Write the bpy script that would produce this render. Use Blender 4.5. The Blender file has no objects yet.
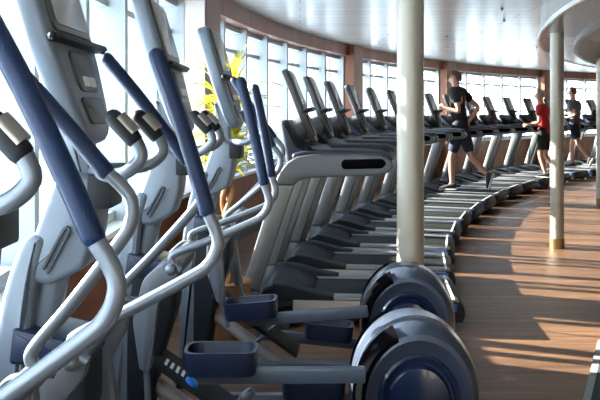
import bpy, bmesh, math, random
from mathutils import Vector, Matrix

random.seed(7)
S = bpy.context.scene
COL = S.collection
R = math.radians

# ------------------------------------------------------------------ helpers
class MB:
    """collects shapes in one bmesh; build() links it as ONE mesh object"""
    def __init__(self):
        self.bm = bmesh.new()

    def _merge(self, b, M=None):
        if M is not None:
            bmesh.ops.transform(b, matrix=M, verts=b.verts)
        me = bpy.data.meshes.new('tmp')
        b.to_mesh(me); b.free()
        self.bm.from_mesh(me)
        bpy.data.meshes.remove(me)

    def box(self, c, s, bevel=0.0, M=None, seg=2):
        b = bmesh.new()
        bmesh.ops.create_cube(b, size=1.0)
        bmesh.ops.scale(b, vec=Vector(s), verts=b.verts)
        if bevel > 0:
            bmesh.ops.bevel(b, geom=list(b.edges), offset=bevel, segments=seg, affect='EDGES', profile=0.6)
        T = Matrix.Translation(Vector(c))
        self._merge(b, (T @ M) if M is not None else T)
        return self

    def prism(self, prof, v0, v1, bevel=0.0, M=None, seg=2):
        """polygon in (x,z) swept along y from v0 to v1"""
        b = bmesh.new()
        a = [b.verts.new((x, v0, z)) for x, z in prof]
        c = [b.verts.new((x, v1, z)) for x, z in prof]
        n = len(prof)
        f1 = b.faces.new(a); f2 = b.faces.new(list(reversed(c)))
        for i in range(n):
            b.faces.new((a[i], c[i], c[(i + 1) % n], a[(i + 1) % n]))
        bmesh.ops.recalc_face_normals(b, faces=b.faces)
        if bevel > 0:
            es = list(set(list(f1.edges) + list(f2.edges)))
            bmesh.ops.bevel(b, geom=es, offset=bevel, segments=seg, affect='EDGES', profile=0.5)
        self._merge(b, M)
        return self

    def tube(self, pts, r, seg=12, cap=True, dome=False):
        pts = [Vector(p) for p in pts]
        n = len(pts)
        rs = list(r) if isinstance(r, (list, tuple)) else [r] * n
        if dome:
            d0 = (pts[0] - pts[1]).normalized(); d1 = (pts[-1] - pts[-2]).normalized()
            pre = [(pts[0] + d0 * rs[0] * k, rs[0] * q) for k, q in ((.98, .2), (.8, .6), (.45, .89))]
            post = [(pts[-1] + d1 * rs[-1] * k, rs[-1] * q) for k, q in ((.45, .89), (.8, .6), (.98, .2))]
            pts = [p for p, _ in pre] + pts + [p for p, _ in post]
            rs = [q for _, q in pre] + rs + [q for _, q in post]
            n = len(pts)
        b = bmesh.new()
        rings = []
        t = (pts[1] - pts[0]).normalized()
        up = Vector((0, 1, 0)) if abs(t.y) < .9 else Vector((0, 0, 1))
        nx = t.cross(up).normalized()
        for i in range(n):
            if i == 0: t2 = pts[1] - pts[0]
            elif i == n - 1: t2 = pts[-1] - pts[-2]
            else: t2 = (pts[i + 1] - pts[i]).normalized() + (pts[i] - pts[i - 1]).normalized()
            if t2.length < 1e-9: t2 = t
            t2 = t2.normalized()
            nx = (nx - t2 * nx.dot(t2)).normalized()
            ny = t2.cross(nx)
            rings.append([b.verts.new(pts[i] + (nx * math.cos(2 * math.pi * k / seg) + ny * math.sin(2 * math.pi * k / seg)) * rs[i]) for k in range(seg)])
            t = t2
        for i in range(n - 1):
            for k in range(seg):
                b.faces.new((rings[i][k], rings[i][(k + 1) % seg], rings[i + 1][(k + 1) % seg], rings[i + 1][k]))
        if cap:
            b.faces.new(list(reversed(rings[0]))); b.faces.new(rings[-1])
        bmesh.ops.recalc_face_normals(b, faces=b.faces)
        self._merge(b)
        return self

    def lathe(self, prof, seg=28, M=None, sx=1.0, sy=1.0):
        """(r,z) profile turned about z"""
        b = bmesh.new()
        rings = []
        for r, z in prof:
            if r < 1e-6: rings.append([b.verts.new((0, 0, z))])
            else: rings.append([b.verts.new((r * sx * math.cos(2 * math.pi * k / seg), r * sy * math.sin(2 * math.pi * k / seg), z)) for k in range(seg)])
        for a, c in zip(rings, rings[1:]):
            for k in range(seg):
                k2 = (k + 1) % seg
                if len(a) == 1 and len(c) == 1: continue
                if len(a) == 1: b.faces.new((a[0], c[k2], c[k]))
                elif len(c) == 1: b.faces.new((a[k], a[k2], c[0]))
                else: b.faces.new((a[k], a[k2], c[k2], c[k]))
        if len(rings[0]) > 1: b.faces.new(list(reversed(rings[0])))
        if len(rings[-1]) > 1: b.faces.new(rings[-1])
        bmesh.ops.recalc_face_normals(b, faces=b.faces)
        self._merge(b, M)
        return self

    def sphere(self, c, r, s=(1, 1, 1), M=None, sub=2):
        b = bmesh.new()
        bmesh.ops.create_icosphere(b, subdivisions=sub, radius=r)
        bmesh.ops.scale(b, vec=Vector(s), verts=b.verts)
        T = Matrix.Translation(Vector(c))
        self._merge(b, (T @ M) if M is not None else T)
        return self

    def faces(self, verts, faces):
        vs = [self.bm.verts.new(v) for v in verts]
        for f in faces: self.bm.faces.new([vs[i] for i in f])
        return self

    def mesh(self, name, mat, angle=38):
        me = bpy.data.meshes.new(name)
        self.bm.to_mesh(me); self.bm.free()
        if mat: me.materials.append(mat)
        me.polygons.foreach_set('use_smooth', [True] * len(me.polygons))
        try: me.set_sharp_from_angle(angle=R(angle))
        except Exception: pass
        return me

    def build(self, name, mat, parent=None, angle=38):
        return link(name, self.mesh(name, mat, angle), parent)


def link(name, me, parent=None, M=None):
    o = bpy.data.objects.new(name, me)
    COL.objects.link(o)
    if parent is not None: o.parent = parent
    if M is not None: o.matrix_local = M
    return o

def empty(name, loc=(0, 0, 0), rz=0.0):
    o = bpy.data.objects.new(name, None)
    COL.objects.link(o)
    o.location = loc; o.rotation_euler = (0, 0, rz); o.empty_display_size = .1
    return o

def tag(o, label, cat, group=None, kind=None):
    if label: o['label'] = label
    if cat: o['category'] = cat
    if group: o['group'] = group
    if kind: o['kind'] = kind
    return o

def structure(o):
    o['kind'] = 'structure'
    return o

def copy_tree(o, parent=None):
    c = o.copy(); COL.objects.link(c)
    if parent is not None:
        c.parent = parent
    for ch in list(o.children): copy_tree(ch, c)
    return c

def fillet(pts, r, n=5):
    """rounds the corners of a closed polygon (list of 2D points)"""
    out = []
    m = len(pts)
    rr = r if isinstance(r, (list, tuple)) else [r] * m
    for i in range(m):
        p = Vector(pts[i]); a = Vector(pts[i - 1]) - p; b = Vector(pts[(i + 1) % m]) - p
        q = rr[i]
        if q <= 0: out.append(tuple(p)); continue
        q = min(q, a.length * .49, b.length * .49)
        s = p + a.normalized() * q; e = p + b.normalized() * q
        for k in range(n + 1):
            t = k / n
            out.append(tuple(s * (1 - t) ** 2 + p * 2 * t * (1 - t) + e * t * t))
    return out

def spline(pts, n=6):
    P = [Vector(p) for p in pts]
    P = [P[0] * 2 - P[1]] + P + [P[-1] * 2 - P[-2]]
    out = []
    for i in range(1, len(P) - 2):
        p0, p1, p2, p3 = P[i - 1:i + 3]
        for k in range(n):
            t = k / n
            out.append(0.5 * ((2 * p1) + (p2 - p0) * t + (2 * p0 - 5 * p1 + 4 * p2 - p3) * t * t + (3 * p1 - p0 - 3 * p2 + p3) * t ** 3))
    out.append(P[-2])
    return out

# ------------------------------------------------------------------ materials
def mat(name, col, rough=.5, metal=0.0, noise=0.0, nscale=8.0, spec=.5, bump=0.0, bscale=120.0, coat=0.0):
    m = bpy.data.materials.new(name); m.use_nodes = True
    nt = m.node_tree; b = nt.nodes['Principled BSDF']
    b.inputs['Base Color'].default_value = (*col, 1)
    b.inputs['Roughness'].default_value = rough
    b.inputs['Metallic'].default_value = metal
    b.inputs['Specular IOR Level'].default_value = spec
    b.inputs['Coat Weight'].default_value = coat
    tc = nt.nodes.new('ShaderNodeTexCoord')
    if noise > 0:
        n = nt.nodes.new('ShaderNodeTexNoise'); n.inputs['Scale'].default_value = nscale; n.inputs['Detail'].default_value = 4
        nt.links.new(tc.outputs['Object'], n.inputs['Vector'])
        mx = nt.nodes.new('ShaderNodeMixRGB'); mx.blend_type = 'MIX'
        mx.inputs[1].default_value = (*[c * (1 - noise) for c in col], 1)
        mx.inputs[2].default_value = (*[min(1, c * (1 + noise)) for c in col], 1)
        nt.links.new(n.outputs['Fac'], mx.inputs[0]); nt.links.new(mx.outputs[0], b.inputs['Base Color'])
    if bump > 0:
        n2 = nt.nodes.new('ShaderNodeTexNoise'); n2.inputs['Scale'].default_value = bscale
        nt.links.new(tc.outputs['Object'], n2.inputs['Vector'])
        bp = nt.nodes.new('ShaderNodeBump'); bp.inputs['Strength'].default_value = bump; bp.inputs['Distance'].default_value = .002
        nt.links.new(n2.outputs['Fac'], bp.inputs['Height']); nt.links.new(bp.outputs[0], b.inputs['Normal'])
    return m

M_ = {}
M_['plate'] = mat('brushed_plate', (.30, .275, .24), .3, .8, noise=.05)
M_['navy_grip'] = mat('navy_grip_rubber', (.007, .020, .062), .42, spec=.3, noise=.15, nscale=30, bump=.25, bscale=300)
M_['tube'] = mat('silver_tube', (.17, .195, .225), .3, .4, noise=.05)
M_['silver'] = mat('silver_plastic', (.15, .18, .215), .36, .25, noise=.05, nscale=5)
M_['silver2'] = mat('grey_plastic', (.12, .135, .155), .4, .15, noise=.06, nscale=5)
M_['post'] = mat('post_silver_paint', (.21, .22, .225), .36, .4, noise=.05, nscale=4)
M_['black'] = mat('black_plastic', (.009, .010, .012), .5, spec=.25, noise=.15, nscale=20)
M_['slot'] = mat('slot_black', (.004, .004, .005), 1.0, spec=0.0)
M_['charcoal'] = mat('charcoal_plastic', (.014, .018, .022), .6, spec=.18, noise=.12, nscale=12)
M_['navy'] = mat('navy_plastic', (.009, .018, .045), .4, noise=.12, nscale=10)
M_['navy_grey'] = mat('navy_grey_plastic', (.02, .03, .055), .42, noise=.1, nscale=10)
M_['shroud'] = mat('blue_grey_shroud', (.05, .07, .11), .32, .3, noise=.05, nscale=5, coat=.25)
M_['disc'] = mat('navy_disc', (.007, .018, .055), .25, .1, noise=.1, nscale=6, coat=.4)
M_['steel'] = mat('blue_grey_steel', (.12, .15, .195), .4, .4, noise=.08, nscale=9)
M_['beige'] = mat('beige_frame_paint', (.40, .36, .33), .45, .1, noise=.06)
M_['belt'] = mat('belt_rubber', (.014, .017, .017), .75, spec=.12, noise=.25, nscale=14, bump=.2, bscale=200)
M_['rail_grey'] = mat('deck_rail_grey', (.19, .205, .21), .4, .3, noise=.08)
M_['skirt'] = mat('deck_skirt_beige', (.42, .37, .31), .5, .1, noise=.06)
M_['blue'] = mat('blue_side_strip', (.03, .13, .48), .4, noise=.05)
M_['white'] = mat('white_plastic', (.78, .80, .82), .4, noise=.03)
M_['screen'] = mat('screen_glass', (.34, .36, .345), .16, noise=.12, nscale=3, spec=.7)
M_['frame_dark'] = mat('dark_frame', (.045, .052, .06), .35, noise=.1)
M_['frame_grey'] = mat('console_grey', (.075, .082, .09), .42, .1, noise=.08)
M_['red_led'] = mat('blue_knob', (.02, .22, .65), .3)
M_['frame_white'] = mat('window_frame_paint', (.36, .40, .42), .4, noise=.03)
M_['ledge'] = mat('ledge_paint', (.66, .67, .66), .45, noise=.05)
M_['column'] = mat('champagne_metal', (.44, .42, .35), .42, .45, noise=.03, nscale=3)
M_['brass'] = mat('bronze_base_ring', (.30, .20, .10), .3, .7, noise=.06)
M_['beam'] = mat('beam_beige', (.33, .315, .285), .25, .2, noise=.04, nscale=3)
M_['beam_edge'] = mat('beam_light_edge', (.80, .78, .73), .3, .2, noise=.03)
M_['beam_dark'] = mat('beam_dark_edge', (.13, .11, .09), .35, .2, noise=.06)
M_['pot'] = mat('woven_pot', (.25, .13, .06), .7, noise=.4, nscale=25, bump=.6, bscale=60)
M_['trunk'] = mat('braided_trunk', (.27, .13, .05), .75, noise=.4, nscale=20)
M_['leaf'] = mat('yellow_green_leaf', (.42, .43, .05), .5, noise=.35, nscale=6)
M_['skin'] = mat('skin', (.50, .26, .18), .5, noise=.08, nscale=12)
M_['hair'] = mat('brown_hair', (.11, .055, .03), .7, noise=.3, nscale=40)
M_['hair_grey'] = mat('grey_hair', (.25, .22, .20), .7, noise=.3, nscale=40)
M_['tee_black'] = mat('black_cloth', (.010, .012, .014), .85, noise=.25, nscale=14)
M_['shorts_navy'] = mat('navy_cloth', (.016, .026, .055), .8, noise=.25, nscale=14)
M_['tee_red'] = mat('red_cloth', (.50, .016, .022), .8, noise=.15, nscale=10)
M_['shorts_green'] = mat('black_green_cloth', (.010, .020, .016), .85, noise=.25, nscale=14)
M_['tee_grey'] = mat('grey_cloth', (.10, .105, .11), .85, noise=.25, nscale=14)
M_['shoe'] = mat('black_shoe', (.02, .02, .024), .6, noise=.2)
M_['sole'] = mat('white_sole', (.7, .7, .68), .6, noise=.05)
M_['eye'] = mat('eye_dark', (.02, .015, .012), .2)
M_['lip'] = mat('lip', (.32, .11, .09), .5)
M_['mat_green'] = mat('dark_green_mat', (.012, .030, .026), .85, noise=.3, nscale=40)
M_['mat_edge'] = mat('grey_mat_edge', (.22, .24, .23), .6, noise=.1)
M_['pillar_glare'] = mat('pillar_glare_tone', (.72, .66, .64), .8, noise=.03)  # pale tone with window glare put into the colour, no cloth
M_['wall_paint'] = mat('wall_paint', (.62, .58, .52), .6, noise=.03, nscale=2)
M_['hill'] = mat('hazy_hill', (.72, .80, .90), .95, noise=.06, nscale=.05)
M_['tower'] = mat('hazy_building', (.52, .60, .70), .9, noise=.1, nscale=.2)

def wood_mat(name, c1, c2, scale, axis_scale, rough, seam=None):
    m = bpy.data.materials.new(name); m.use_nodes = True
    nt = m.node_tree; b = nt.nodes['Principled BSDF']
    tc = nt.nodes.new('ShaderNodeTexCoord'); mp = nt.nodes.new('ShaderNodeMapping')
    mp.inputs['Scale'].default_value = axis_scale
    nt.links.new(tc.outputs['Object'], mp.inputs['Vector'])
    n = nt.nodes.new('ShaderNodeTexNoise'); n.inputs['Scale'].default_value = scale; n.inputs['Detail'].default_value = 6; n.inputs['Distortion'].default_value = .4
    nt.links.new(mp.outputs[0], n.inputs['Vector'])
    rp = nt.nodes.new('ShaderNodeValToRGB')
    rp.color_ramp.elements[0].position = .3; rp.color_ramp.elements[0].color = (*c1, 1)
    rp.color_ramp.elements[1].position = .72; rp.color_ramp.elements[1].color = (*c2, 1)
    nt.links.new(n.outputs['Fac'], rp.inputs[0])
    out = rp.outputs[0]
    if seam:
        br = nt.nodes.new('ShaderNodeTexBrick')
        br.inputs['Scale'].default_value = 1.0
        br.inputs['Brick Width'].default_value = seam[0]; br.inputs['Row Height'].default_value = seam[1]
        br.inputs['Mortar Size'].default_value = seam[2]
        br.inputs['Color1'].default_value = (.78, .78, .78, 1); br.inputs['Color2'].default_value = (1.12, 1.10, 1.08, 1)
        br.inputs['Mortar'].default_value = (.35, .33, .32, 1)
        nt.links.new(tc.outputs['Object'], br.inputs['Vector'])
        mx = nt.nodes.new('ShaderNodeMixRGB'); mx.blend_type = 'MULTIPLY'; mx.inputs[0].default_value = 1
        nt.links.new(out, mx.inputs[1]); nt.links.new(br.outputs['Color'], mx.inputs[2]); out = mx.outputs[0]
    nt.links.new(out, b.inputs['Base Color'])
    b.inputs['Roughness'].default_value = rough; b.inputs['Specular IOR Level'].default_value = .3
    return m

M_['floor'] = wood_mat('floor_planks', (.095, .049, .027), (.20, .111, .062), 2.2, (.7, 9, 1), .42, (1.4, .11, .003))
M_['wood'] = wood_mat('wall_wood', (.15, .046, .022), (.27, .092, .048), 1.6, (3, 3, .5), .38)
M_['wood2'] = wood_mat('pillar_wood', (.17, .066, .034), (.28, .118, .062), 1.6, (3, 3, .5), .4)

def ceiling_mat():
    m = bpy.data.materials.new('ceiling_panels'); m.use_nodes = True
    nt = m.node_tree; b = nt.nodes['Principled BSDF']
    tc = nt.nodes.new('ShaderNodeTexCoord')
    br = nt.nodes.new('ShaderNodeTexBrick')
    br.inputs['Scale'].default_value = 1.0
    br.inputs['Brick Width'].default_value = 2.4; br.inputs['Row Height'].default_value = .30; br.inputs['Mortar Size'].default_value = .006
    br.inputs['Color1'].default_value = (.37, .35, .325, 1); br.inputs['Color2'].default_value = (.41, .388, .36, 1); br.inputs['Mortar'].default_value = (.2, .19, .18, 1)
    nt.links.new(tc.outputs['Object'], br.inputs['Vector']); nt.links.new(br.outputs['Color'], b.inputs['Base Color'])
    b.inputs['Metallic'].default_value = 0.0; b.inputs['Roughness'].default_value = .24; b.inputs['IOR'].default_value = 1.3
    n = nt.nodes.new('ShaderNodeTexNoise'); n.inputs['Scale'].default_value = 1.4
    nt.links.new(tc.outputs['Object'], n.inputs['Vector'])
    bp = nt.nodes.new('ShaderNodeBump'); bp.inputs['Strength'].default_value = .08; bp.inputs['Distance'].default_value = .03
    nt.links.new(n.outputs['Fac'], bp.inputs['Height']); nt.links.new(bp.outputs[0], b.inputs['Normal'])
    return m
M_['ceiling'] = ceiling_mat()

def glass_mat():
    m = bpy.data.materials.new('window_glass'); m.use_nodes = True
    nt = m.node_tree; nt.nodes.clear()
    o = nt.nodes.new('ShaderNodeOutputMaterial'); mx = nt.nodes.new('ShaderNodeMixShader')
    t = nt.nodes.new('ShaderNodeBsdfTransparent'); t.inputs[0].default_value = (.94, .97, .98, 1)
    g = nt.nodes.new('ShaderNodeBsdfGlossy'); g.inputs['Roughness'].default_value = .02
    lw = nt.nodes.new('ShaderNodeLayerWeight'); pw = nt.nodes.new('ShaderNodeMath'); pw.operation = 'POWER'; pw.inputs[1].default_value = 5
    f = nt.nodes.new('ShaderNodeMath'); f.operation = 'MULTIPLY_ADD'; f.inputs[1].default_value = .25; f.inputs[2].default_value = .02
    nt.links.new(lw.outputs['Facing'], pw.inputs[0]); nt.links.new(pw.outputs[0], f.inputs[0])
    nt.links.new(f.outputs[0], mx.inputs[0]); nt.links.new(t.outputs[0], mx.inputs[1]); nt.links.new(g.outputs[0], mx.inputs[2])
    nt.links.new(mx.outputs[0], o.inputs[0])
    return m
M_['glass'] = glass_mat()

def sea_mat():
    m = mat('sea_water', (.66, .74, .80), .5, noise=.06, nscale=.2)
    return m
M_['sea'] = sea_mat()

# ------------------------------------------------------------------ room shell
WC = (21.0, 4.1); WR = 22.0           # the curved window wall
def wp(phi, r, z):
    a = R(phi)
    return Vector((WC[0] - r * math.cos(a), WC[1] + r * math.sin(a), z))

def arc_solid(mb, p0, p1, r0, r1, z0, z1, step=1.0, wc=None):
    n = max(1, int(math.ceil(abs(p1 - p0) / step)))
    c = wc or WC
    vs, fs = [], []
    for i in range(n + 1):
        a = R(p0 + (p1 - p0) * i / n)
        for r, z in ((r0, z0), (r1, z0), (r1, z1), (r0, z1)):
            vs.append((c[0] - r * math.cos(a), c[1] + r * math.sin(a), z))
    for i in range(n):
        k = i * 4
        for j in range(4):
            fs.append((k + j, k + (j + 1) % 4, k + 4 + (j + 1) % 4, k + 4 + j))
    fs.append((3, 2, 1, 0)); fs.append(tuple(n * 4 + j for j in range(4)))
    mb.faces(vs, fs)
    bmesh.ops.recalc_face_normals(mb.bm, faces=mb.bm.faces)
    return mb

CEIL = 2.42; HEAD = 2.25; SILL = .72
P0, P1 = -22.0, 72.0
structure(arc_solid(MB(), P0, P1, WR + .35, 9.0, -.2, 0.0).build('floor', M_['floor']))
structure(arc_solid(MB(), P0, P1, WR + .35, 9.0, CEIL, CEIL + .2).build('ceiling', M_['ceiling']))
structure(arc_solid(MB(), P0, P1, WR + .3, WR + .1, 0, SILL - .03).build('wall_window_side', M_['wood']))
structure(arc_solid(MB(), P0, P1, WR + .3, WR, SILL - .03, SILL).build('trim_1', M_['ledge']))          # window ledge
structure(arc_solid(MB(), P0, P1, WR + .3, WR - .05, HEAD, CEIL).build('trim_2', M_['wood']))            # wood bulkhead above the windows
structure(arc_solid(MB(), P0, P1, WR + .1, WR + .075, 0, .1).build('baseboard_window_side', M_['frame_dark']))

structure(arc_solid(MB(), P0, P1, 9.0, 8.8, 0, CEIL).build('wall_inner', M_['wall_paint']))
structure(arc_solid(MB(), P0 - .5, P0, WR + .35, 8.8, 0, CEIL).build('wall_near', M_['wall_paint']))
structure(arc_solid(MB(), P1, P1 + .5, WR + .35, 8.8, 0, CEIL).build('wall_far', M_['wall_paint']))
pillars = [(6.0, 7.4), (22.9, 24.0), (34.8, 36.0), (47.3, 48.5), (60.0, 61.2)]
for k, (a, b) in enumerate(pillars):
    structure(arc_solid(MB(), a, b, WR + .3, WR - .13, 0, CEIL - .001, .4).build('trim_%d' % (k + 3), M_['wood2']))

structure(arc_solid(MB(), 5.93, 6.0, WR + .3, WR - .125, SILL, HEAD, .4).build('trim_8', M_['pillar_glare']))  # thin panel added to paint washed-out glare on the first pillar's near face
edges = [P0] + [x for p in pillars for x in p] + [P1]
wn = 0
for i in range(0, len(edges), 2):
    a, b = edges[i], edges[i + 1]
    wn += 1
    root = structure(empty('window_%d' % wn, wp((a + b) / 2, WR + .2, SILL)))
    inv = Matrix.Translation(-root.location)
    n = max(1, round((b - a) / 2.2))
    fr = MB()
    arc_solid(fr, a, b, WR + .24, WR + .10, SILL, SILL + .06)
    arc_solid(fr, a, b, WR + .24, WR + .10, HEAD - .05, HEAD)
    arc_solid(fr, a, b, WR + .22, WR + .14, HEAD - .27, HEAD - .23)
    for k in range(n + 1):
        p = a + (b - a) * k / n
        h = .085
        arc_solid(fr, max(a, p - h), min(b, p + h), WR + .26, WR + .04, SILL, HEAD, .2)
    o = fr.build('window_frame', M_['frame_white'], root); o.matrix_local = inv
    sl = MB()
    for k in range(n):
        p = a + (b - a) * (k + .5) / n
        arc_solid(sl, p - .018, p + .018, WR + .183, WR + .17, SILL + .06, HEAD - .27, .2)
    o = sl.build('sash_bar', M_['frame_dark'], root); o.matrix_local = inv
    gl = MB()
    arc_solid(gl, a, b, WR + .19, WR + .184, SILL + .03, HEAD - .02, 2.2)
    o = gl.build('pane', M_['glass'], root); o.matrix_local = inv

# columns
def column(x, y, r, top, label):
    t = empty('column', (x, y, 0))
    MB().lathe([(r, 0.0), (r, top)], 32).build('shaft', M_['column'], t)
    MB().lathe([(r + .006, 0), (r + .006, .095), (r + .001, .10)], 32).build('base_ring', M_['brass'], t)
    tag(t, label, 'column', 'round metal columns')
column(.610, 4.42, .0745, CEIL, 'thick round champagne metal column rising right behind the blue flywheel covers')
column(2.570, 8.00, .067, 2.15, 'round metal column with bronze base ring standing alone on the sunlit wood floor')
column(4.405, 11.70, .067, 2.15, 'round metal column cut by the right edge of the picture')

# lowered ring beam of the ceiling (concentric with the room)
RC = (20.35, 3.5)
bm_ = empty('trim_9', (2.0, 6, 2.15)); structure(bm_)
invb = Matrix.Translation(-bm_.location)
o = arc_solid(MB(), -20, 70, 18.49, 18.12, 2.15, CEIL, 1, RC).build('beam_soffit', M_['beam'], bm_); o.matrix_local = invb
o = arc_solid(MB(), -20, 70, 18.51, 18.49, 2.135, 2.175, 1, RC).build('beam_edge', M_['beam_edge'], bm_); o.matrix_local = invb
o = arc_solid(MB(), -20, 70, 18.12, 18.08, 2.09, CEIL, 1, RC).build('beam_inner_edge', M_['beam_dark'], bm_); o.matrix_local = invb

for px, py in ((447, 36), (502, 8), (504, 20), (511, 56), (527, 53), (537, 47)):
    Y = (CEIL - 1.36) * 800 / (112 - py); X = (px - 300) / 800 * Y
    t = empty('ceiling_sprinkler', (X, Y, CEIL))
    MB().lathe([(.02, 0), (.02, -.006), (.008, -.009), (.008, -.02)], 12).build('escutcheon', M_['frame_dark'], t)
    MB().lathe([(.003, -.02), (.012, -.024), (.012, -.026), (0, -.027)], 12).build('deflector', M_['tube'], t)
    tag(t, 'small dark sprinkler head on the glossy plank ceiling', 'sprinkler', 'ceiling sprinklers')

# ------------------------------------------------------------------ outside
structure(MB().faces([(-900, -600, -9), (900, -600, -9), (900, 1200, -9), (-900, 1200, -9)], [(0, 1, 2, 3)]).build('ground_water', M_['sea']))
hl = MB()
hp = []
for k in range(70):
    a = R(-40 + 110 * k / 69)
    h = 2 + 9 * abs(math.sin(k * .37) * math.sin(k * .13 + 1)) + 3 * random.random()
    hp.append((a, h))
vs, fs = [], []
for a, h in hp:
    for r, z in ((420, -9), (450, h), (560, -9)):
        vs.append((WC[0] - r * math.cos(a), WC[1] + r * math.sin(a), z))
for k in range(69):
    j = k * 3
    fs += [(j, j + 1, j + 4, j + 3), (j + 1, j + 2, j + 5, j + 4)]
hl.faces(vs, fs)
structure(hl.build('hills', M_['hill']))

# ------------------------------------------------------------------ treadmills
TM = {}
def treadmill_meshes():
    # deck
    TM['deck'] = MB().prism(fillet([(.02, .045), (1.10, .045), (1.13, .075), (1.13, .15), (1.09, .172), (.02, .172)], .012, 3), -.38, .38, .01).mesh('deck', M_['charcoal'])
    TM['belt'] = MB().box((.62, 0, .174), (.93, .50, .008), .003).mesh('belt', M_['belt'])
    for s, n in ((-1, 'near'), (1, 'far')):
        TM['side_rail_' + n] = MB().prism(fillet([(.16, .168), (1.08, .168), (1.12, .178), (1.10, .192), (.18, .192)], .006, 2), s * .322 - .062, s * .322 + .062, .008).mesh('side_rail', M_['rail_grey'])
        TM['side_skirt_' + n] = MB().box((.58, s * .384, .122), (1.0, .012, .10), .004).mesh('side_skirt', M_['skirt'])
        TM['side_strip_' + n] = MB().box((.86, s * .392, .144), (.48, .008, .048), .003).mesh('side_strip', M_['blue'])
    TM['end_cap'] = MB().prism(fillet([(1.08, .05), (1.14, .05), (1.155, .10), (1.145, .155), (1.11, .186), (1.08, .190)], .012, 3), -.385, .385, .012).mesh('end_cap', M_['charcoal'])
    TM['end_trim'] = MB().box((1.085, 0, .192), (.016, .74, .005), .002).mesh('end_trim', M_['white'])
    for x in (.08, 1.02):
        for s in (-1, 1):
            TM['foot_%s_%d' % (x, s)] = MB().lathe([(.03, 0), (.03, .02), (.015, .025), (.015, .05)], 12, Matrix.Translation((x, s * .36, 0))).mesh('foot', M_['black'])
    # motor hood with the two horns beside the belt
    hd = MB()
    hd.prism(fillet([(-.13, .05), (-.14, .19), (-.10, .258), (.0, .25), (.10, .225), (.19, .184), (.19, .05)], [.01, .05, .05, .04, .05, .01, .01], 5), -.385, .385, .025, seg=3)
    for s in (-1, 1):
        hd.prism(fillet([(-.05, .16), (-.05, .270), (.04, .262), (.22, .215), (.34, .197), (.34, .16)], [0, 0, .03, .05, .02, 0], 5), s * .326 - .062, s * .326 + .062, .008)
    TM['motor_hood'] = hd.mesh('motor_hood', M_['charcoal'])
    # posts: lower silver leg, upper grey arch and rail
    for s, n in ((-1, 'near'), (1, 'far')):
        v0, v1 = s * .43 - .035, s * .43 + .035
        TM['post_' + n] = MB().prism(fillet([(-.24, .24), (-.13, .24), (.085, .88), (.095, .905), (-.03, .905), (-.04, .88)], [.01, .01, .0, .0, .0, .0], 3), v0, v1, .014).mesh('upright_post', M_['post'])
        TM['post_base_' + n] = MB().prism(fillet([(-.30, .0), (.06, .0), (.06, .05), (-.13, .11), (-.13, .236), (-.24, .236), (-.27, .12)], .012, 3), v0 + .004, v1 - .004, .01).mesh('post_base', M_['silver2'])
        arch = [(-.03, .905), (.0, .985), (.05, 1.045), (.11, 1.082), (.20, 1.097), (.48, 1.098), (.63, 1.09), (.70, 1.06), (.71, 1.02), (.68, .985), (.60, .967), (.38, .958), (.25, .953), (.17, .945), (.12, .93), (.095, .905)]
        TM['rail_' + n] = MB().prism(arch, v0 - .004, v1 + .004, .016, seg=3).mesh('handrail', M_['silver2'])
        TM['grip_' + n] = MB().prism(fillet([(.40, 1.005), (.645, 1.012), (.668, 1.045), (.645, 1.072), (.40, 1.066), (.385, 1.035)], .02, 4), s * .43 - .045, s * .43 + .045, .005).mesh('rail_grip', M_['slot'])
        TM['railtop_' + n] = MB().tube(spline([(.10, s * .43, 1.083), (.2, s * .43, 1.10), (.47, s * .43, 1.102), (.63, s * .43, 1.093), (.68, s * .43, 1.073)], 4), .022, 10, dome=True).mesh('rail_top_pad', M_['navy_grey'])
    # dash
    TM['dash'] = MB().prism(fillet([(-.01, 1.30), (.04, 1.315), (.12, 1.16), (.26, 1.115), (.30, 1.09), (.28, 1.03), (.09, .985), (.04, 1.02)], .02, 4), -.40, .40, .03, seg=3).mesh('dash_panel', M_['navy_grey'])
    TM['dash_dome'] = MB().sphere((.07, 0, 1.23), .1, (1.0, 2.2, .85), Matrix.Rotation(R(-60), 4, 'Y'), 3).mesh('dash_dome', M_['silver'])
    TM['crossbar'] = MB().tube(spline([(.20, -.40, 1.06), (.27, -.30, 1.05), (.29, 0, 1.06), (.27, .30, 1.05), (.20, .40, 1.06)], 5), .022, 10).mesh('front_handlebar', M_['charcoal'])
    Ms = slab((-.015, 1.64), (.175, 1.16))
    TM['console'] = MB().prism(fillet([(-.17, .0), (.17, 0), (.16, .30), (.12, .53), (-.12, .53), (-.16, .30)], [.05, .05, .02, .1, .1, .02], 5), -.012, .03, .01, Ms, 3).mesh('console', M_['frame_grey'])
    TM['screen_frame'] = MB().prism(fillet([(-.152, .02), (.152, .02), (.145, .29), (-.145, .29)], .03, 4), .028, .038, .004, Ms).mesh('screen_frame', M_['frame_dark'])
    TM['screen'] = MB().prism(fillet([(-.125, .045), (.125, .045), (.12, .265), (-.12, .265)], .015, 3), .036, .042, .001, Ms).mesh('screen', M_['screen'])
    TM['book_ledge'] = MB().box((0, .055, .31), (.40, .07, .02), .006, None).mesh('book_ledge', M_['black'])
    TM['book_ledge'].transform(Ms)
    TM['keypad'] = MB().prism(fillet([(-.11, .335), (.11, .335), (.09, .49), (-.09, .49)], .03, 4), .028, .037, .003, Ms).mesh('keypad', M_['black'])

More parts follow.
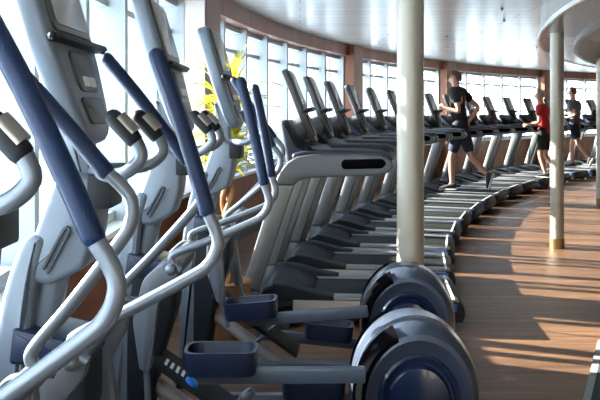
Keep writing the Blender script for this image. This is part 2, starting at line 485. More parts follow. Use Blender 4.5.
def slab(top, bot):
    """matrix that stands a board (x = width, y = thickness towards the user, z = down from the top edge) between two (u,z) points"""
    t = Vector((top[0], 0, top[1])); b = Vector((bot[0], 0, bot[1]))
    d = (b - t).normalized()
    n = Vector((-d.z, 0, d.x))                  # faces the user (+u, up)
    if n.x < 0: n = -n
    w = Vector((0, 1, 0))
    M = Matrix((( w.x, n.x, d.x, t.x), (w.y, n.y, d.y, t.y), (w.z, n.z, d.z, t.z), (0, 0, 0, 1)))
    return M

treadmill_meshes()
TPHI = lambda i: 5.46 + 2.85 * i
def make_treadmill():
    t = empty('treadmill')
    dk = link('deck', TM['deck'], t); link('belt', TM['belt'], t)
    for n in ('near', 'far'):
        link('side_rail', TM['side_rail_' + n], t)
        sk = link('side_skirt', TM['side_skirt_' + n], t)
        link('side_strip', TM['side_strip_' + n], sk)['label'] = 'blue strip'
        p = link('upright_post', TM['post_' + n], t)
        link('post_base', TM['post_base_' + n], p)
        r = link('handrail', TM['rail_' + n], t)
        link('rail_grip', TM['grip_' + n], r); link('rail_top_pad', TM['railtop_' + n], r)
    ec = link('end_cap', TM['end_cap'], t); link('end_trim', TM['end_trim'], ec)['label'] = 'white trim strip'
    for k in [k for k in TM if k.startswith('foot_')]: link('foot', TM[k], t)
    link('motor_hood', TM['motor_hood'], t)
    d = link('dash_panel', TM['dash'], t); link('dash_dome', TM['dash_dome'], d); link('front_handlebar', TM['crossbar'], t)
    c = link('console', TM['console'], t)
    sf = link('screen_frame', TM['screen_frame'], c); link('screen', TM['screen'], c)
    link('book_ledge', TM['book_ledge'], c); link('keypad', TM['keypad'], c)
    return t

names = ['first', 'second', 'third', 'fourth', 'fifth', 'sixth', 'seventh']
TL = {0: 'nearest treadmill of the curved row, its silver post standing beside the cross trainers',
      7: 'treadmill on which the man in the black t-shirt runs',
      10: 'treadmill on which the man in the red t-shirt walks',
      13: 'treadmill on which the person in the grey t-shirt runs',
      8: 'empty treadmill just beyond the one with the man in black',
      9: 'empty treadmill just before the one with the man in red',
      11: 'empty treadmill just beyond the one with the man in red',
      12: 'empty treadmill just before the one with the runner in grey',
      14: 'empty treadmill just beyond the one with the runner in grey',
      15: 'second treadmill beyond the runner in grey, near the right picture edge',
      16: 'farthest treadmill of the curved row, cut by the right picture edge',
      6: 'empty treadmill just before the one with the man in black'}
proto = make_treadmill()
TREAD = []
for i in range(17):
    t = proto if i == 0 else copy_tree(proto)
    a = R(TPHI(i))
    rr = 20.53 - .03 * min(i, 5.5)
    t.location = (RC[0] - rr * math.cos(a), RC[1] + rr * math.sin(a), 0)
    t.rotation_euler = (0, 0, -a)
    lab = TL.get(i) or '%s treadmill in the window row, counting from the cross trainers' % names[i]
    tag(t, lab, 'treadmill', 'treadmills in a curved row along the windows')
    TREAD.append(t)

# ------------------------------------------------------------------ cross trainers
EM = {}
PIV = (-.89, .84)
def ell(vs_scale, hu=.24, hz=.285, zc=.305, seg=56):
    """drum: list of (v, scale) rings about the y axis"""
    mb = MB(); vs, fs = [], []
    for v, s in vs_scale:
        for k in range(seg):
            a = 2 * math.pi * k / seg
            vs.append((hu * s * math.cos(a), v, zc + hz * s * math.sin(a)))
    n = len(vs_scale)
    for i in range(n - 1):
        for k in range(seg):
            k2 = (k + 1) % seg
            fs.append((i * seg + k, i * seg + k2, (i + 1) * seg + k2, (i + 1) * seg + k))
    fs.append(tuple(range(seg - 1, -1, -1))); fs.append(tuple((n - 1) * seg + k for k in range(seg)))
    mb.faces(vs, fs)
    bmesh.ops.recalc_face_normals(mb.bm, faces=mb.bm.faces)
    return mb

def elliptical_meshes():
    E = EM
    E['cover'] = ell([(-.150, .05), (-.152, .60), (-.160, .70), (-.166, .78), (-.160, .85), (-.135, .925), (-.10, .97), (-.055, .992), (-.052, .984), (-.048, .984), (-.045, .997), (0, 1.0),
                      (.045, .997), (.048, .984), (.052, .984), (.055, .992), (.10, .97), (.135, .925), (.160, .85), (.166, .78), (.160, .70), (.152, .60), (.150, .05)]).mesh('flywheel_cover', M_['shroud'], 30)
    for s, n in ((-1, 'near'), (1, 'far')):
        rings = [(s * .148, .64), (s * .164, .635), (s * .170, .60), (s * .169, .56), (s * .160, .54), (s * .160, .50), (s * .174, .46), (s * .182, .30), (s * .185, .05)]
        E['disc_' + n] = ell(rings, zc=.295).mesh('side_disc', M_['disc'], 30)
        # black slot that follows the front of the drum
        vs, fs = [], []
        N = 24
        for k in range(N + 1):
            a = R(112 + 84 * k / N)
            w = 1.0
            for v, sc in ((-.168, .80), (-.166, .862), (-.140, .935), (-.108, .975), (-.108, .94), (-.15, .80)):
                vm = -.138; vv = vm + (v - vm) * (.35 + .65 * w)
                vs.append((.24 * sc * math.cos(a), vv * -s, .305 + .285 * sc * math.sin(a)))
        for k in range(N):
            for j in range(6):
                j2 = (j + 1) % 6
                fs.append((k * 6 + j, k * 6 + j2, (k + 1) * 6 + j2, (k + 1) * 6 + j))
        fs.append((0, 1, 2, 3, 4, 5)); fs.append(tuple(N * 6 + j for j in range(5, -1, -1)))
        mb = MB().faces(vs, fs)
        bmesh.ops.recalc_face_normals(mb.bm, faces=mb.bm.faces)
        bmesh.ops.scale(mb.bm, vec=(1.03, 1.04, 1.03), verts=mb.bm.verts, space=Matrix.Translation((0, 0, -.305)))
        E['slot_' + n] = mb.mesh('arm_slot', M_['slot'])
    # floor frame
    E['frame'] = MB().prism(fillet([(-1.14, .02), (.22, .02), (.22, .085), (-1.14, .085)], .01, 2), -.045, .045, .008).mesh('floor_rail', M_['silver2'])
    E['rear_bar'] = MB().box((.19, 0, .045), (.07, .46, .05), .015).mesh('rear_foot_bar', M_['silver2'])
    E['front_bar'] = MB().box((-1.12, 0, .045), (.08, .46, .05), .015).mesh('front_foot_bar', M_['silver2'])
    for x in (.19, -1.12):
        for s in (-1, 1):
            E['pad_%s_%d' % (x, s)] = MB().lathe([(.028, 0), (.028, .018), (.02, .024)], 12, Matrix.Translation((x, s * .2, 0))).mesh('foot', M_['black'])
    # sloping beam with its dark cover plate
    E['beam'] = MB().tube([(-1.04, .0, .345), (-.62, .0, .05)], .032, 14).mesh('sloping_beam', M_['beige'])
    d = Vector((.43, 0, -.30)).normalized(); ang = math.atan2(.30, .43)
    E['plate'] = MB().box((-.765, -.06, .295), (.52, .19, .022), .006, Matrix.Rotation(ang, 4, 'Y')).mesh('cover_plate', M_['charcoal'])
    lg = MB()
    for k, (a, b) in enumerate(((-.205, .018), (-.18, .012), (-.155, .02), (-.13, .012))):
        lg.box((-.765 + a * math.cos(ang) + .0, -.09, .295 - a * math.sin(ang) + .0125), (.012, .05 + b, .003), 0, Matrix.Rotation(ang, 4, 'Y'))
    E['plate_mark'] = lg.mesh('printed_mark', M_['white'])
    kx = -.09
    E['knob'] = MB().lathe([(.026, 0), (.026, .012), (.018, .018), (0, .018)], 18, Matrix.Translation((-.765 + kx * math.cos(ang), -.125, .295 - kx * math.sin(ang) + .010)) @ Matrix.Rotation(ang, 4, 'Y')).mesh('adjustment_knob', M_['red_led'])
    # lower body / axle
    E['lower_body'] = MB().prism(fillet([(-1.09, .08), (-1.02, .08), (-.97, .40), (-.90, .62), (-.90, .76), (-1.06, .76), (-1.10, .60)], .03, 4), -.085, .085, .02, seg=3).mesh('lower_housing', M_['charcoal'])
    E['cap'] = MB().prism(fillet([(-1.09, .745), (-.90, .735), (-.895, .775), (-.93, .80), (-1.08, .835)], .012, 3), -.10, .10, .012).mesh('axle_cap', M_['navy'])
    E['axle'] = MB().tube([(PIV[0], -.262, PIV[1] - .035), (PIV[0], .262, PIV[1] - .035)], .026, 16).sphere((PIV[0], -.262, PIV[1] - .035), .022).sphere((PIV[0], .262, PIV[1] - .035), .022).mesh('arm_axle', M_['tube'])
    # front leg shell and inner mast
    E['leg'] = MB().prism(fillet([(-1.16, .03), (-1.08, .03), (-1.06, .62), (-1.035, .93), (-1.0, 1.06), (-1.06, 1.06), (-1.11, .93), (-1.16, .62)], [.01, .01, .3, .2, .05, .05, .2, .3], 6), -.085, .085, .022, seg=3).mesh('front_leg', M_['silver'])
    E['mast'] = MB().tube([(-1.05, .0, .76), (-.975, 0, 1.08)], .040, 18).mesh('mast', M_['silver'])
    E['housing'] = MB().prism(fillet([(-1.075, .95), (-1.0, .93), (-.91, .975), (-.885, 1.06), (-.875, 1.19), (-.93, 1.215), (-.985, 1.20)], [.02, .02, .02, .03, .03, .02, .03], 4), -.075, .075, .018, seg=3).mesh('mast_housing', M_['silver'])
    E['latch'] = MB().tube(spline([(-1.01, -.079, .975), (-.975, -.083, 1.04), (-.955, -.083, 1.075), (-.945, -.083, 1.07), (-.965, -.083, 1.03), (-1.0, -.079, .965)], 3), .0045, 6).mesh('latch', M_['frame_dark'])
    E['neck'] = MB().prism(fillet([(-.985, 1.16), (-.90, 1.16), (-.915, 1.36), (-.985, 1.42)], .015, 3), -.05, .05, .015).mesh('console_neck', M_['silver'])
    E['box'] = MB().box((-.872, -.02, 1.165), (.06, .13, .085), .008).mesh('battery_box', M_['black'])
    # fixed heart-rate grips
    for s, n in ((-1, 'near'), (1, 'far')):
        v = s * .15
        E['hr_tube_' + n] = MB().tube(spline([(-.93, 0, 1.215), (-.885, s * .05, 1.212), (-.835, s * .13, 1.208), (-.79, v, 1.218), (-.757, v, 1.25), (-.765, v, 1.285), (-.79, v, 1.315)], 6), .0165, 14).mesh('fixed_handle', M_['tube'])
        E['hr_pad_' + n] = MB().tube([(-.774, v, 1.297), (-.820, v, 1.346)], .021, 16, dome=True).mesh('pulse_grip', M_['black'])
        E['hr_plate_' + n] = MB().tube([(-.772, v, 1.309), (-.808, v, 1.347)], .0195, 16).mesh('sensor_plate', M_['plate'])
    # console
    Ms = slab((-1.025, 1.785), (-.885, 1.315))
    E['console'] = MB().prism(fillet([(-.20, 0), (.20, 0), (.205, .28), (.125, .53), (-.125, .53), (-.205, .28)], [.05, .05, .05, .11, .11, .05], 6), -.03, .03, .016, Ms, 3).mesh('console', M_['silver'])
    E['screen_frame'] = MB().prism(fillet([(-.165, .015), (.165, .015), (.165, .25), (-.165, .25)], .03, 4), .028, .037, .004, Ms).mesh('screen_frame', M_['frame_dark'])
    E['screen'] = MB().prism(fillet([(-.135, .035), (.135, .035), (.135, .235), (-.135, .235)], .012, 3), .036, .041, .001, Ms).mesh('screen', M_['screen'])
    E['ledge'] = MB().box((0, .042, .275), (.44, .035, .014), .005).sphere((-.225, .042, .275), .011).sphere((.225, .042, .275), .011).mesh('book_ledge', M_['black'])
    E['ledge'].transform(Ms)
    E['keypad'] = MB().prism(fillet([(-.10, .295), (.10, .295), (.085, .40), (-.085, .40)], .03, 4), .028, .036, .003, Ms).mesh('keypad', M_['frame_dark'])
    for k, x in enumerate((-.03, .03)):
        E['button_%d' % k] = MB().box((x, .038, .375), (.04, .008, .026), .003).mesh('button', M_['white'])
        E['button_%d' % k].transform(Ms)
    E['tray'] = MB().prism(fillet([(-.10, .415), (.10, .415), (.075, .485), (-.075, .485)], .02, 4), .028, .036, .003, Ms).mesh('accessory_tray', M_['frame_dark'])
    # moving arm, about its pivot
    pts = [(.035, 0, -.04), (.008, 0, -.022), (.0, 0, .005), (.022, 0, .026), (.12, 0, .073), (.265, 0, .150), (.305, 0, .178), (.325, 0, .215), (.323, 0, .25), (.302, 0, .300), (.29, 0, .335)]
    E['arm'] = MB().tube(spline(pts, 5), .0145, 14).mesh('moving_arm', M_['tube'])
    E['grip'] = MB().tube(spline([(.302, 0, .300), (.27, 0, .41), (.232, 0, .53), (.19, 0, .646)], 4), .0185, 16, dome=True).mesh('arm_grip', M_['navy_grip'])
    E['lever'] = MB().prism(fillet([(-.03, .03), (.03, .02), (.02, -.05), (-.045, -.13), (-.06, -.38), (-.10, -.38), (-.135, -.20), (-.105, -.05)], .02, 3), -.022, .022, .010).mesh('rocker_lever', M_['silver2'])
    E['lever_rod'] = MB().tube([(-.078, 0, -.37), (-.065, 0, -.50)], .012, 10).mesh('lever_rod', M_['tube'])
    # pedal link (origin at the crank end inside the cover, lying along -x)
    E['link'] = MB().box((-.30, 0, 0), (.60, .035, .056), .008).mesh('pedal_link', M_['steel'])
    L, W = .25, .15
    def tray(z, g):
        return [(x, y, z) for x, y in fillet([(-L / 2 - g, -W / 2 - g), (L / 2 + g, -W / 2 - g), (L / 2 + g, W / 2 + g), (-L / 2 - g, W / 2 + g)], .05, 5)]
    rings = [tray(.0, -.002), tray(.03, .004), tray(.07, .006), tray(.086, .006), tray(.086, -.006), tray(.05, -.012), tray(.04, -.02)]
    vs = [p for r_ in rings for p in r_]; n = len(rings[0]); fs = []
    for i in range(len(rings) - 1):
        for k in range(n):
            fs.append((i * n + k, i * n + (k + 1) % n, (i + 1) * n + (k + 1) % n, (i + 1) * n + k))
    fs.append(tuple(range(n - 1, -1, -1))); fs.append(tuple((len(rings) - 1) * n + k for k in range(n)))
    mb = MB().faces(vs, fs)
    bmesh.ops.recalc_face_normals(mb.bm, faces=mb.bm.faces)
    E['pedal'] = mb.mesh('pedal', M_['navy'], 30)
    E['pedal_rim'] = MB().tube([*tray(.087, .0), tray(.087, .0)[0]], .004, 6, cap=False).mesh('pedal_rim', M_['steel'])
    E['rod'] = MB().tube([(-.78, -.10, .185), (-.62, -.10, .315)], .011, 10, dome=True).tube([(-.645, -.10, .295), (-.62, -.10, .315)], .019, 12, dome=True).mesh('adjust_lever', M_['tube'])

elliptical_meshes()

def cross_trainer(loc, near_deg, far_deg, near_link, far_link, label, con=0.0, grips=('near', 'far'), rz=0.0):
    t = empty('cross_trainer', (loc[0], loc[1], 0), R(rz))
    E = EM
    c = link('flywheel_cover', E['cover'], t)
    for n in ('near', 'far'):
        link('side_disc', E['disc_' + n], c)['label'] = 'glossy navy round disc'
        link('arm_slot', E['slot_' + n], c)['label'] = 'black curved slot'
    f = link('floor_rail', E['frame'], t); link('rear_foot_bar', E['rear_bar'], f); link('front_foot_bar', E['front_bar'], f)
    for k in E:
        if k.startswith('pad_'): link('foot', E[k], f)
    link('sloping_beam', E['beam'], t)
    p = link('cover_plate', E['plate'], t); link('printed_mark', E['plate_mark'], p); link('adjustment_knob', E['knob'], p)['label'] = 'round blue knob'
    link('lower_housing', E['lower_body'], t); link('axle_cap', E['cap'], t); link('arm_axle', E['axle'], t)
    link('front_leg', E['leg'], t); link('mast', E['mast'], t)
    h = link('mast_housing', E['housing'], t); link('latch', E['latch'], h)
    link('console_neck', E['neck'], t); link('battery_box', E['box'], t)
    for n in grips:
        hh = link('fixed_handle', E['hr_tube_' + n], t)
        link('pulse_grip', E['hr_pad_' + n], hh); link('sensor_plate', E['hr_plate_' + n], hh)
    co = link('console', E['console'], t, Matrix.Translation((con, 0, 0)))
    for k in ('screen_frame', 'screen', 'ledge', 'keypad', 'button_0', 'button_1', 'tray'):
        link(E[k].name.split('.')[0], E[k], co)
    for deg, s in ((near_deg, -1), (far_deg, 1)):
        M = Matrix.Translation((PIV[0], s * .25, PIV[1])) @ Matrix.Rotation(-R(deg), 4, 'Y')
        a = link('moving_arm', E['arm'], t, M)
        link('arm_grip', E['grip'], a)['label'] = 'navy rubber grip'
        M2 = Matrix.Translation((PIV[0], s * .2, PIV[1] - .035)) @ Matrix.Rotation(-R(deg * .6), 4, 'Y')
        lv = link('rocker_lever', E['lever'], t, M2); link('lever_rod', E['lever_rod'], lv)
    for (pf, pr, pu), s in ((near_link, -1), (far_link, 1)):     # front z, rear z, pedal u
        ang = math.atan2(pr - pf, .70)
        M = Matrix.Translation((-.20, s * .2, pr)) @ Matrix.Rotation(ang, 4, 'Y')
        lk = link('pedal_link', E['link'], t, M)
        pd = link('pedal', E['pedal'], lk, Matrix.Translation((pu + .20, 0, .016)))
    for ch in [c for c in t.children if c.name.startswith('pedal_link')]:
        pass
    link('adjust_lever', E['rod'], t)
    tag(t, label, 'cross trainer', 'cross trainers in a row beside the camera')
    return t

cross_trainer((.33, 1.42), 8, 24, (.42, .415, -.717), (.20, .20, -.42), 'cross trainer at the left picture edge, only long navy grips and silver arms showing', -.08, ('near',))
cross_trainer((.38, 2.04), 0, 20, (.42, .415, -.717), (.20, .20, -.42), 'second cross trainer from the left, its big console and silver mast at upper left', -.035)
cross_trainer((.435, 3.08), -5, -7, (.42, .415, -.717), (.18, .18, -.38), 'cross trainer whose blue-grey flywheel cover is the lower one in front')
cross_trainer((.545, 4.08), 13, 20, (.455, .39, -.77), (.05, .11, -.41), 'cross trainer by the front column, its flywheel cover behind the lower one', rz=-4)

# ------------------------------------------------------------------ potted plant
nt_ = M_['leaf'].node_tree; b_ = nt_.nodes['Principled BSDF']; tr_ = nt_.nodes.new('ShaderNodeBsdfTranslucent'); tr_.inputs[0].default_value = (.62, .56, .05, 1)
ms_ = nt_.nodes.new('ShaderNodeMixShader'); ms_.inputs[0].default_value = .5
nt_.links.new(b_.outputs[0], ms_.inputs[1]); nt_.links.new(tr_.outputs[0], ms_.inputs[2]); nt_.links.new(ms_.outputs[0], nt_.nodes['Material Output'].inputs[0])
pl = empty('potted_plant', (-.43, 4.74, 0))
MB().lathe([(.0, 0), (.10, 0), (.125, .06), (.135, .34), (.145, .36), (.13, .37), (.12, .34), (.0, .33)], 24).build('pot', M_['pot'], pl)
MB().sphere((0, 0, .335), .12, (1, 1, .15)).build('soil', M_['trunk'], pl)
tb = MB()
for k in range(3):
    pts = [(.028 * math.cos(z * 14 + k * 2.094), .028 * math.sin(z * 14 + k * 2.094), .3 + z) for z in [i * .04 for i in range(21)]]
    tb.tube(pts, .019, 8)
tb.build('braided_trunk', M_['trunk'], pl)
lf = MB()
for k in range(260):
    a = random.uniform(0, 2 * math.pi); z0 = random.uniform(.95, 1.45); ln = random.uniform(.18, .40); el = random.uniform(.2, 1.4)
    p = Vector((0, 0, z0)); d = Vector((math.cos(a) * math.cos(el), math.sin(a) * math.cos(el), math.sin(el)))
    side = Vector((-math.sin(a), math.cos(a), 0)); N = 5; vs = []; fs = []
    for i in range(N + 1):
        w = .017 * math.sin(math.pi * (i + .35) / (N + .5)) + .001
        vs += [p - side * w, p + side * w + Vector((0, 0, .004)), ]
        p = p + d * ln / N; d = (d + Vector((0, 0, -.24))).normalized()
    for i in range(N): fs.append((2 * i, 2 * i + 1, 2 * i + 3, 2 * i + 2))
    lf.faces(vs, fs)
lf.tube([(0, 0, 1.1), (.01, 0, 1.45)], .012, 8)
lf.build('foliage', M_['leaf'], pl)
tag(pl, 'potted plant with yellow-green leaves and braided trunk by the window behind the cross trainers', 'plant')

# ------------------------------------------------------------------ people
def skin_mesh(name, V, E, material, root=0, sub=2):
    """V: list of ((x,y,z), (rx,ry)), E: edges; grown with the Skin modifier, returned as a finished mesh"""
    me = bpy.data.meshes.new(name + '_sk')
    me.from_pydata([v[0] for v in V], E, [])
    o = bpy.data.objects.new(name + '_sk', me); COL.objects.link(o)
    o.modifiers.new('s', 'SKIN').use_smooth_shade = True
    for i, v in enumerate(V):
        d = me.skin_vertices[0].data[i]
        d.radius = v[1]; d.use_root = (i == root)
    m = o.modifiers.new('d', 'SUBSURF'); m.levels = sub; m.render_levels = sub
    dg = bpy.context.evaluated_depsgraph_get()
    out = bpy.data.meshes.new_from_object(o.evaluated_get(dg))
    bpy.data.objects.remove(o); bpy.data.meshes.remove(me)
    out.name = name
    out.materials.clear(); out.materials.append(material)
    out.polygons.foreach_set('use_smooth', [True] * len(out.polygons))
    return out

def lerp(a, b, t): return tuple(Vector(a) * (1 - t) + Vector(b) * t)

def person(name, tread, u0, J, mats, label, scale=1.0, long_shorts=.85):
    """J: joints in metres above the deck; x = backwards along the belt, y = the far side, z = up; the face looks to -x"""
    t = empty('person')
    a = -tread.rotation_euler.z
    fwd = Vector((math.cos(a), -math.sin(a), 0))
    p = Vector(tread.location) + fwd * u0
    t.location = (p.x, p.y, .179); t.rotation_euler = (0, 0, -a); t.scale = (scale,) * 3
    V, E = [], []
    def add(p, r, par=None):
        V.append((tuple(p), r if isinstance(r, tuple) else (r, r)))
        if par is not None: E.append((par, len(V) - 1))
        return len(V) - 1
    pel = add(J['pelvis'], (.115, .095))
    waist = add(J['waist'], (.12, .085), pel)
    chest = add(J['chest'], (.145, .10), waist)
    nb = add(J['neck'], (.06, .06), chest)
    nk = add(lerp(J['neck'], J['head'], .45), (.052, .054), nb)
    H = Vector(J['head'])
    hd = add(H + Vector((0, 0, -.015)), (.078, .092), nk)
    add(H + Vector((-.004, 0, .075)), (.066, .082), hd)
    ends = {}
    for s in ('l', 'r'):
        sh = add(J['sh_' + s], .058, chest)
        ua = add(lerp(J['sh_' + s], J['el_' + s], .5), .045, sh)
        el = add(J['el_' + s], .038, ua)
        fa = add(lerp(J['el_' + s], J['ha_' + s], .4), .036, el)
        wr = add(J['ha_' + s], .025, fa)
        d = (Vector(J['ha_' + s]) - Vector(J['el_' + s])).normalized()
        pm = add(Vector(J['ha_' + s]) + d * .05, (.03, .022), wr)
        hp = add(J['hip_' + s], .088, pel)
        th = add(lerp(J['hip_' + s], J['kn_' + s], .5), .073, hp)
        kn = add(J['kn_' + s], .053, th)
        cf = add(lerp(J['kn_' + s], J['an_' + s], .35), .054, kn)
        an = add(J['an_' + s], .034, cf)
        add(lerp(J['an_' + s], J['toe_' + s], .6), .034, an)
    body = link('body', skin_mesh('body', V, E, mats['skin']), t)
    # ears, nose, eyes, mouth: one small mesh each
    fx = H + Vector((-.088, 0, -.01))
    MB().prism([(fx.x + .01, fx.z + .03), (fx.x - .022, fx.z - .022), (fx.x + .01, fx.z - .03)], -.013, .013, .006).build('nose', mats['skin'], t)
    for s in (-1, 1):
        MB().sphere(H + Vector((.008, s * .08, 0)), .03, (.7, .3, 1.0)).build('ear', mats['skin'], t)
        MB().sphere(H + Vector((-.078, s * .032, .022)), .010).build('eye', M_['eye'], t)
    MB().sphere(H + Vector((-.086, 0, -.055)), .02, (.3, 1.0, .3)).build('mouth', M_['lip'], t)
    # hair cap
    hb = MB(); b = bmesh.new(); bmesh.ops.create_icosphere(b, subdivisions=3, radius=.1)
    bmesh.ops.scale(b, vec=(1.06, .90, 1.12), verts=b.verts)
    bmesh.ops.delete(b, geom=[v for v in b.verts if v.co.z < .02 - v.co.x * 1.0 - .02 and v.co.z < .045 + max(0, -v.co.x) * .2 and not (v.co.x > .03 and v.co.z > -.055)], context='VERTS')
    hb._merge(b, Matrix.Translation(H + Vector((.006, 0, .022))))
    ho = hb.build('hair', mats['hair'], t)
    # fingers and thumb of both hands
    for s in ('l', 'r'):
        w = Vector(J['ha_' + s]); d = (w - Vector(J['el_' + s])).normalized()
        side = d.cross(Vector((0, 1, 0))).normalized(); up = Vector((0, 1, 0)) * (1 if s == 'l' else -1)
        fm = MB()
        for k, ln in enumerate((.062, .072, .068, .054)):
            q = w + d * .065 + side * (k - 1.5) * .017
            fm.tube([q, q + d * ln * .45 + up * .006, q + d * ln * .65 + up * .028, q + d * ln * .5 + up * .045], [.009, .0085, .008, .006], 8, dome=True)
        q = w + d * .03 + side * -.025
        fm.tube([q, q + d * .03 - side * .018 + up * .015, q + d * .055 - side * .012 + up * .032], [.011, .01, .007], 8, dome=True)
        fm.build('hand_fingers', mats['skin'], t)
    # t-shirt
    V2, E2 = [], []
    def add2(p, r, par=None):
        V2.append((tuple(p), r if isinstance(r, tuple) else (r, r)))
        if par is not None: E2.append((par, len(V2) - 1))
        return len(V2) - 1
    a00 = add2(lerp(J['pelvis'], J['waist'], -.85), (.152, .128))
    a0 = add2(lerp(J['pelvis'], J['waist'], .2), (.150, .122), a00)
    a1 = add2(J['waist'], (.148, .118), a0)
    a2 = add2(J['chest'], (.172, .132), a1)
    a3 = add2(lerp(J['chest'], J['neck'], .5), (.135, .112), a2)
    add2(lerp(J['chest'], J['neck'], .95), (.082, .078), a3)
    for s in ('l', 'r'):
        b1 = add2(J['sh_' + s], .086, a3)
        add2(lerp(J['sh_' + s], J['el_' + s], .62), .066, b1)
    link('t_shirt', skin_mesh('t_shirt', V2, E2, mats['tee']), t)
    V2, E2 = [], []
    b0 = add2(lerp(J['pelvis'], J['waist'], .9), (.134, .106))
    b1 = add2(J['pelvis'], (.138, .115), b0)
    for s in ('l', 'r'):
        c1 = add2(J['hip_' + s], .108, b1)
        c2 = add2(lerp(J['hip_' + s], J['kn_' + s], .5), .094, c1)
        add2(lerp(J['hip_' + s], J['kn_' + s], long_shorts), .083, c2)
    link('shorts', skin_mesh('shorts', V2, E2, mats['shorts']), t)
    # shoes
    for s in ('l', 'r'):
        an, toe = Vector(J['an_' + s]), Vector(J['toe_' + s])
        d = (toe - an); flat = Vector((toe.x, toe.y, 0))
        heel = an - Vector((d.x, 0, d.z)).normalized() * 0 + Vector(J.get('heel_' + s, (0.045, 0, -.07)))
        dd = (toe - heel); ln = dd.length; dn = dd.normalized()
        ang = math.atan2(dn.z, -dn.x)                       # pitch of the sole
        M = Matrix.Translation(heel) @ Matrix.Rotation(ang, 4, 'Y')
        shoe = MB()
        shoe.prism(fillet([(.02, .0), (-ln - .04, .0), (-ln - .045, .035), (-ln * .55, .075), (-.02, .095), (.025, .085)], [.01, .01, .02, .03, .02, .02], 4), -.042, .042, .02, M, 3)
        so = shoe.build('shoe', M_['shoe'], t)
        sole = MB().prism(fillet([(.03, -.012), (-ln - .045, -.012), (-ln - .05, .008), (.03, .008)], .008, 3), -.045, .045, .01, M)
        sole.build('sole', M_['sole'], so)
    tag(t, label, 'person')
    return t

J1 = dict(pelvis=(0, 0, .98), waist=(-.015, 0, 1.14), chest=(-.04, 0, 1.385), neck=(-.06, 0, 1.555), head=(-.085, 0, 1.675),
          sh_l=(-.04, -.19, 1.49), el_l=(.05, -.25, 1.18), ha_l=(-.18, -.20, 1.24),
          sh_r=(-.03, .19, 1.49), el_r=(.22, .25, 1.25), ha_r=(.10, .22, 1.06),
          hip_l=(0, -.09, .90), kn_l=(-.11, -.09, .50), an_l=(-.10, -.09, .10), toe_l=(-.24, -.09, .02),
          hip_r=(.02, .09, .90), kn_r=(.15, .09, .50), an_r=(.40, .09, .22), toe_r=(.40, .09, .05), heel_r=(.07, 0, .02))
J1['toe_r'] = (.42, .09, .075)
person('a', TREAD[7], .50, J1, dict(skin=M_['skin'], hair=M_['hair'], tee=M_['tee_black'], shorts=M_['shorts_navy']),
       'man in a black t-shirt and dark shorts running right of the front column', 1.0, .88)
J2 = dict(pelvis=(0, 0, .95), waist=(-.01, 0, 1.10), chest=(-.03, 0, 1.33), neck=(-.07, 0, 1.51), head=(-.10, 0, 1.66),
          sh_l=(-.03, -.19, 1.42), el_l=(-.02, -.25, 1.13), ha_l=(-.26, -.22, 1.08),
          sh_r=(-.03, .19, 1.42), el_r=(.06, .25, 1.14), ha_r=(-.16, .22, 1.10),
          hip_l=(0, -.09, .87), kn_l=(-.05, -.09, .47), an_l=(.06, -.09, .10), toe_l=(-.08, -.09, .035),
          hip_r=(0, .09, .87), kn_r=(.0, .09, .46), an_r=(.20, .09, .13), toe_r=(.08, .09, .035))
person('b', TREAD[10], 1.08, J2, dict(skin=M_['skin'], hair=M_['hair_grey'], tee=M_['tee_red'], shorts=M_['shorts_green']),
       'grey-haired man in a red t-shirt and black shorts walking on a treadmill', .885, .80)
J3 = dict(pelvis=(0, 0, .96), waist=(-.01, 0, 1.12), chest=(-.03, 0, 1.34), neck=(-.05, 0, 1.51), head=(-.075, 0, 1.67),
          sh_l=(-.03, -.19, 1.43), el_l=(.12, -.24, 1.19), ha_l=(-.09, -.22, 1.12),
          sh_r=(-.03, .19, 1.43), el_r=(.0, .25, 1.16), ha_r=(-.22, .20, 1.25),
          hip_l=(0, -.09, .88), kn_l=(.14, -.09, .50), an_l=(.36, -.09, .20), toe_l=(.36, -.09, .08), heel_l=(.07, 0, .02),
          hip_r=(0, .09, .88), kn_r=(-.12, .09, .49), an_r=(-.10, .09, .10), toe_r=(-.24, .09, .02))
person('c', TREAD[13], .62, J3, dict(skin=M_['skin'], hair=M_['hair'], tee=M_['tee_grey'], shorts=M_['shorts_navy']),
       'person in a grey t-shirt and dark shorts running, partly behind the lone floor column', .95, .62)

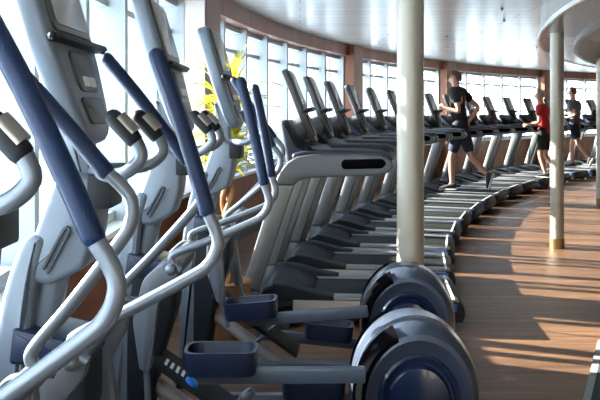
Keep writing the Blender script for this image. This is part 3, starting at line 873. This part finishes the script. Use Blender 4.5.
# ------------------------------------------------------------------ floor mat in the lower right corner
fm = empty('floor_mat', (1.775, 3.9, 0), R(-24))
MB().box((0, 0, .008), (.70, 1.5, .014), .004).build('mat_border', M_['mat_edge'], fm)
MB().box((.0, 0, .012), (.63, 1.43, .012), .004).build('mat_surface', M_['mat_green'], fm)
tag(fm, 'dark green floor mat with grey border at the lower right corner', 'mat')

# ------------------------------------------------------------------ light, camera, world
sun = bpy.data.lights.new('sun', 'SUN'); sun.energy = 42.0; sun.angle = R(.6); sun.color = (1.0, .90, .76)
so = bpy.data.objects.new('sun', sun); COL.objects.link(so)
az = R(-22); el = R(18.8)
d = Vector((math.cos(az) * math.cos(el), math.sin(az) * math.cos(el), -math.sin(el)))
so.rotation_euler = d.to_track_quat('-Z', 'Y').to_euler()

w = bpy.data.worlds.new('world'); S.world = w; w.use_nodes = True
nt = w.node_tree; bg = nt.nodes['Background']
tc = nt.nodes.new('ShaderNodeTexCoord'); sp = nt.nodes.new('ShaderNodeSeparateXYZ'); rp = nt.nodes.new('ShaderNodeValToRGB')
nt.links.new(tc.outputs['Generated'], sp.inputs[0]); nt.links.new(sp.outputs['Z'], rp.inputs[0])
rp.color_ramp.elements[0].position = 0.0; rp.color_ramp.elements[0].color = (.92, .96, 1.0, 1)
rp.color_ramp.elements[1].position = .7; rp.color_ramp.elements[1].color = (.55, .72, 1.0, 1)
nt.links.new(rp.outputs[0], bg.inputs['Color']); bg.inputs['Strength'].default_value = 7.0

cam = bpy.data.cameras.new('camera'); cam.sensor_width = 36; cam.sensor_fit = 'HORIZONTAL'
cam.lens = 36 * 800 / 600; cam.shift_y = -88 / 600; cam.clip_start = .02; cam.clip_end = 3000
co = bpy.data.objects.new('camera', cam); COL.objects.link(co)
co.location = (0, 0, 1.36); co.rotation_euler = (R(90), 0, 0)
S.camera = co

vs_ = S.view_settings
vs_.view_transform = 'Standard'; vs_.look = 'None'; vs_.exposure = 0.22; vs_.gamma = 1.0; vs_.use_curve_mapping = False
S.cycles.max_bounces = 8; S.cycles.diffuse_bounces = 4; S.cycles.transparent_max_bounces = 12; S.cycles.sample_clamp_indirect = 8
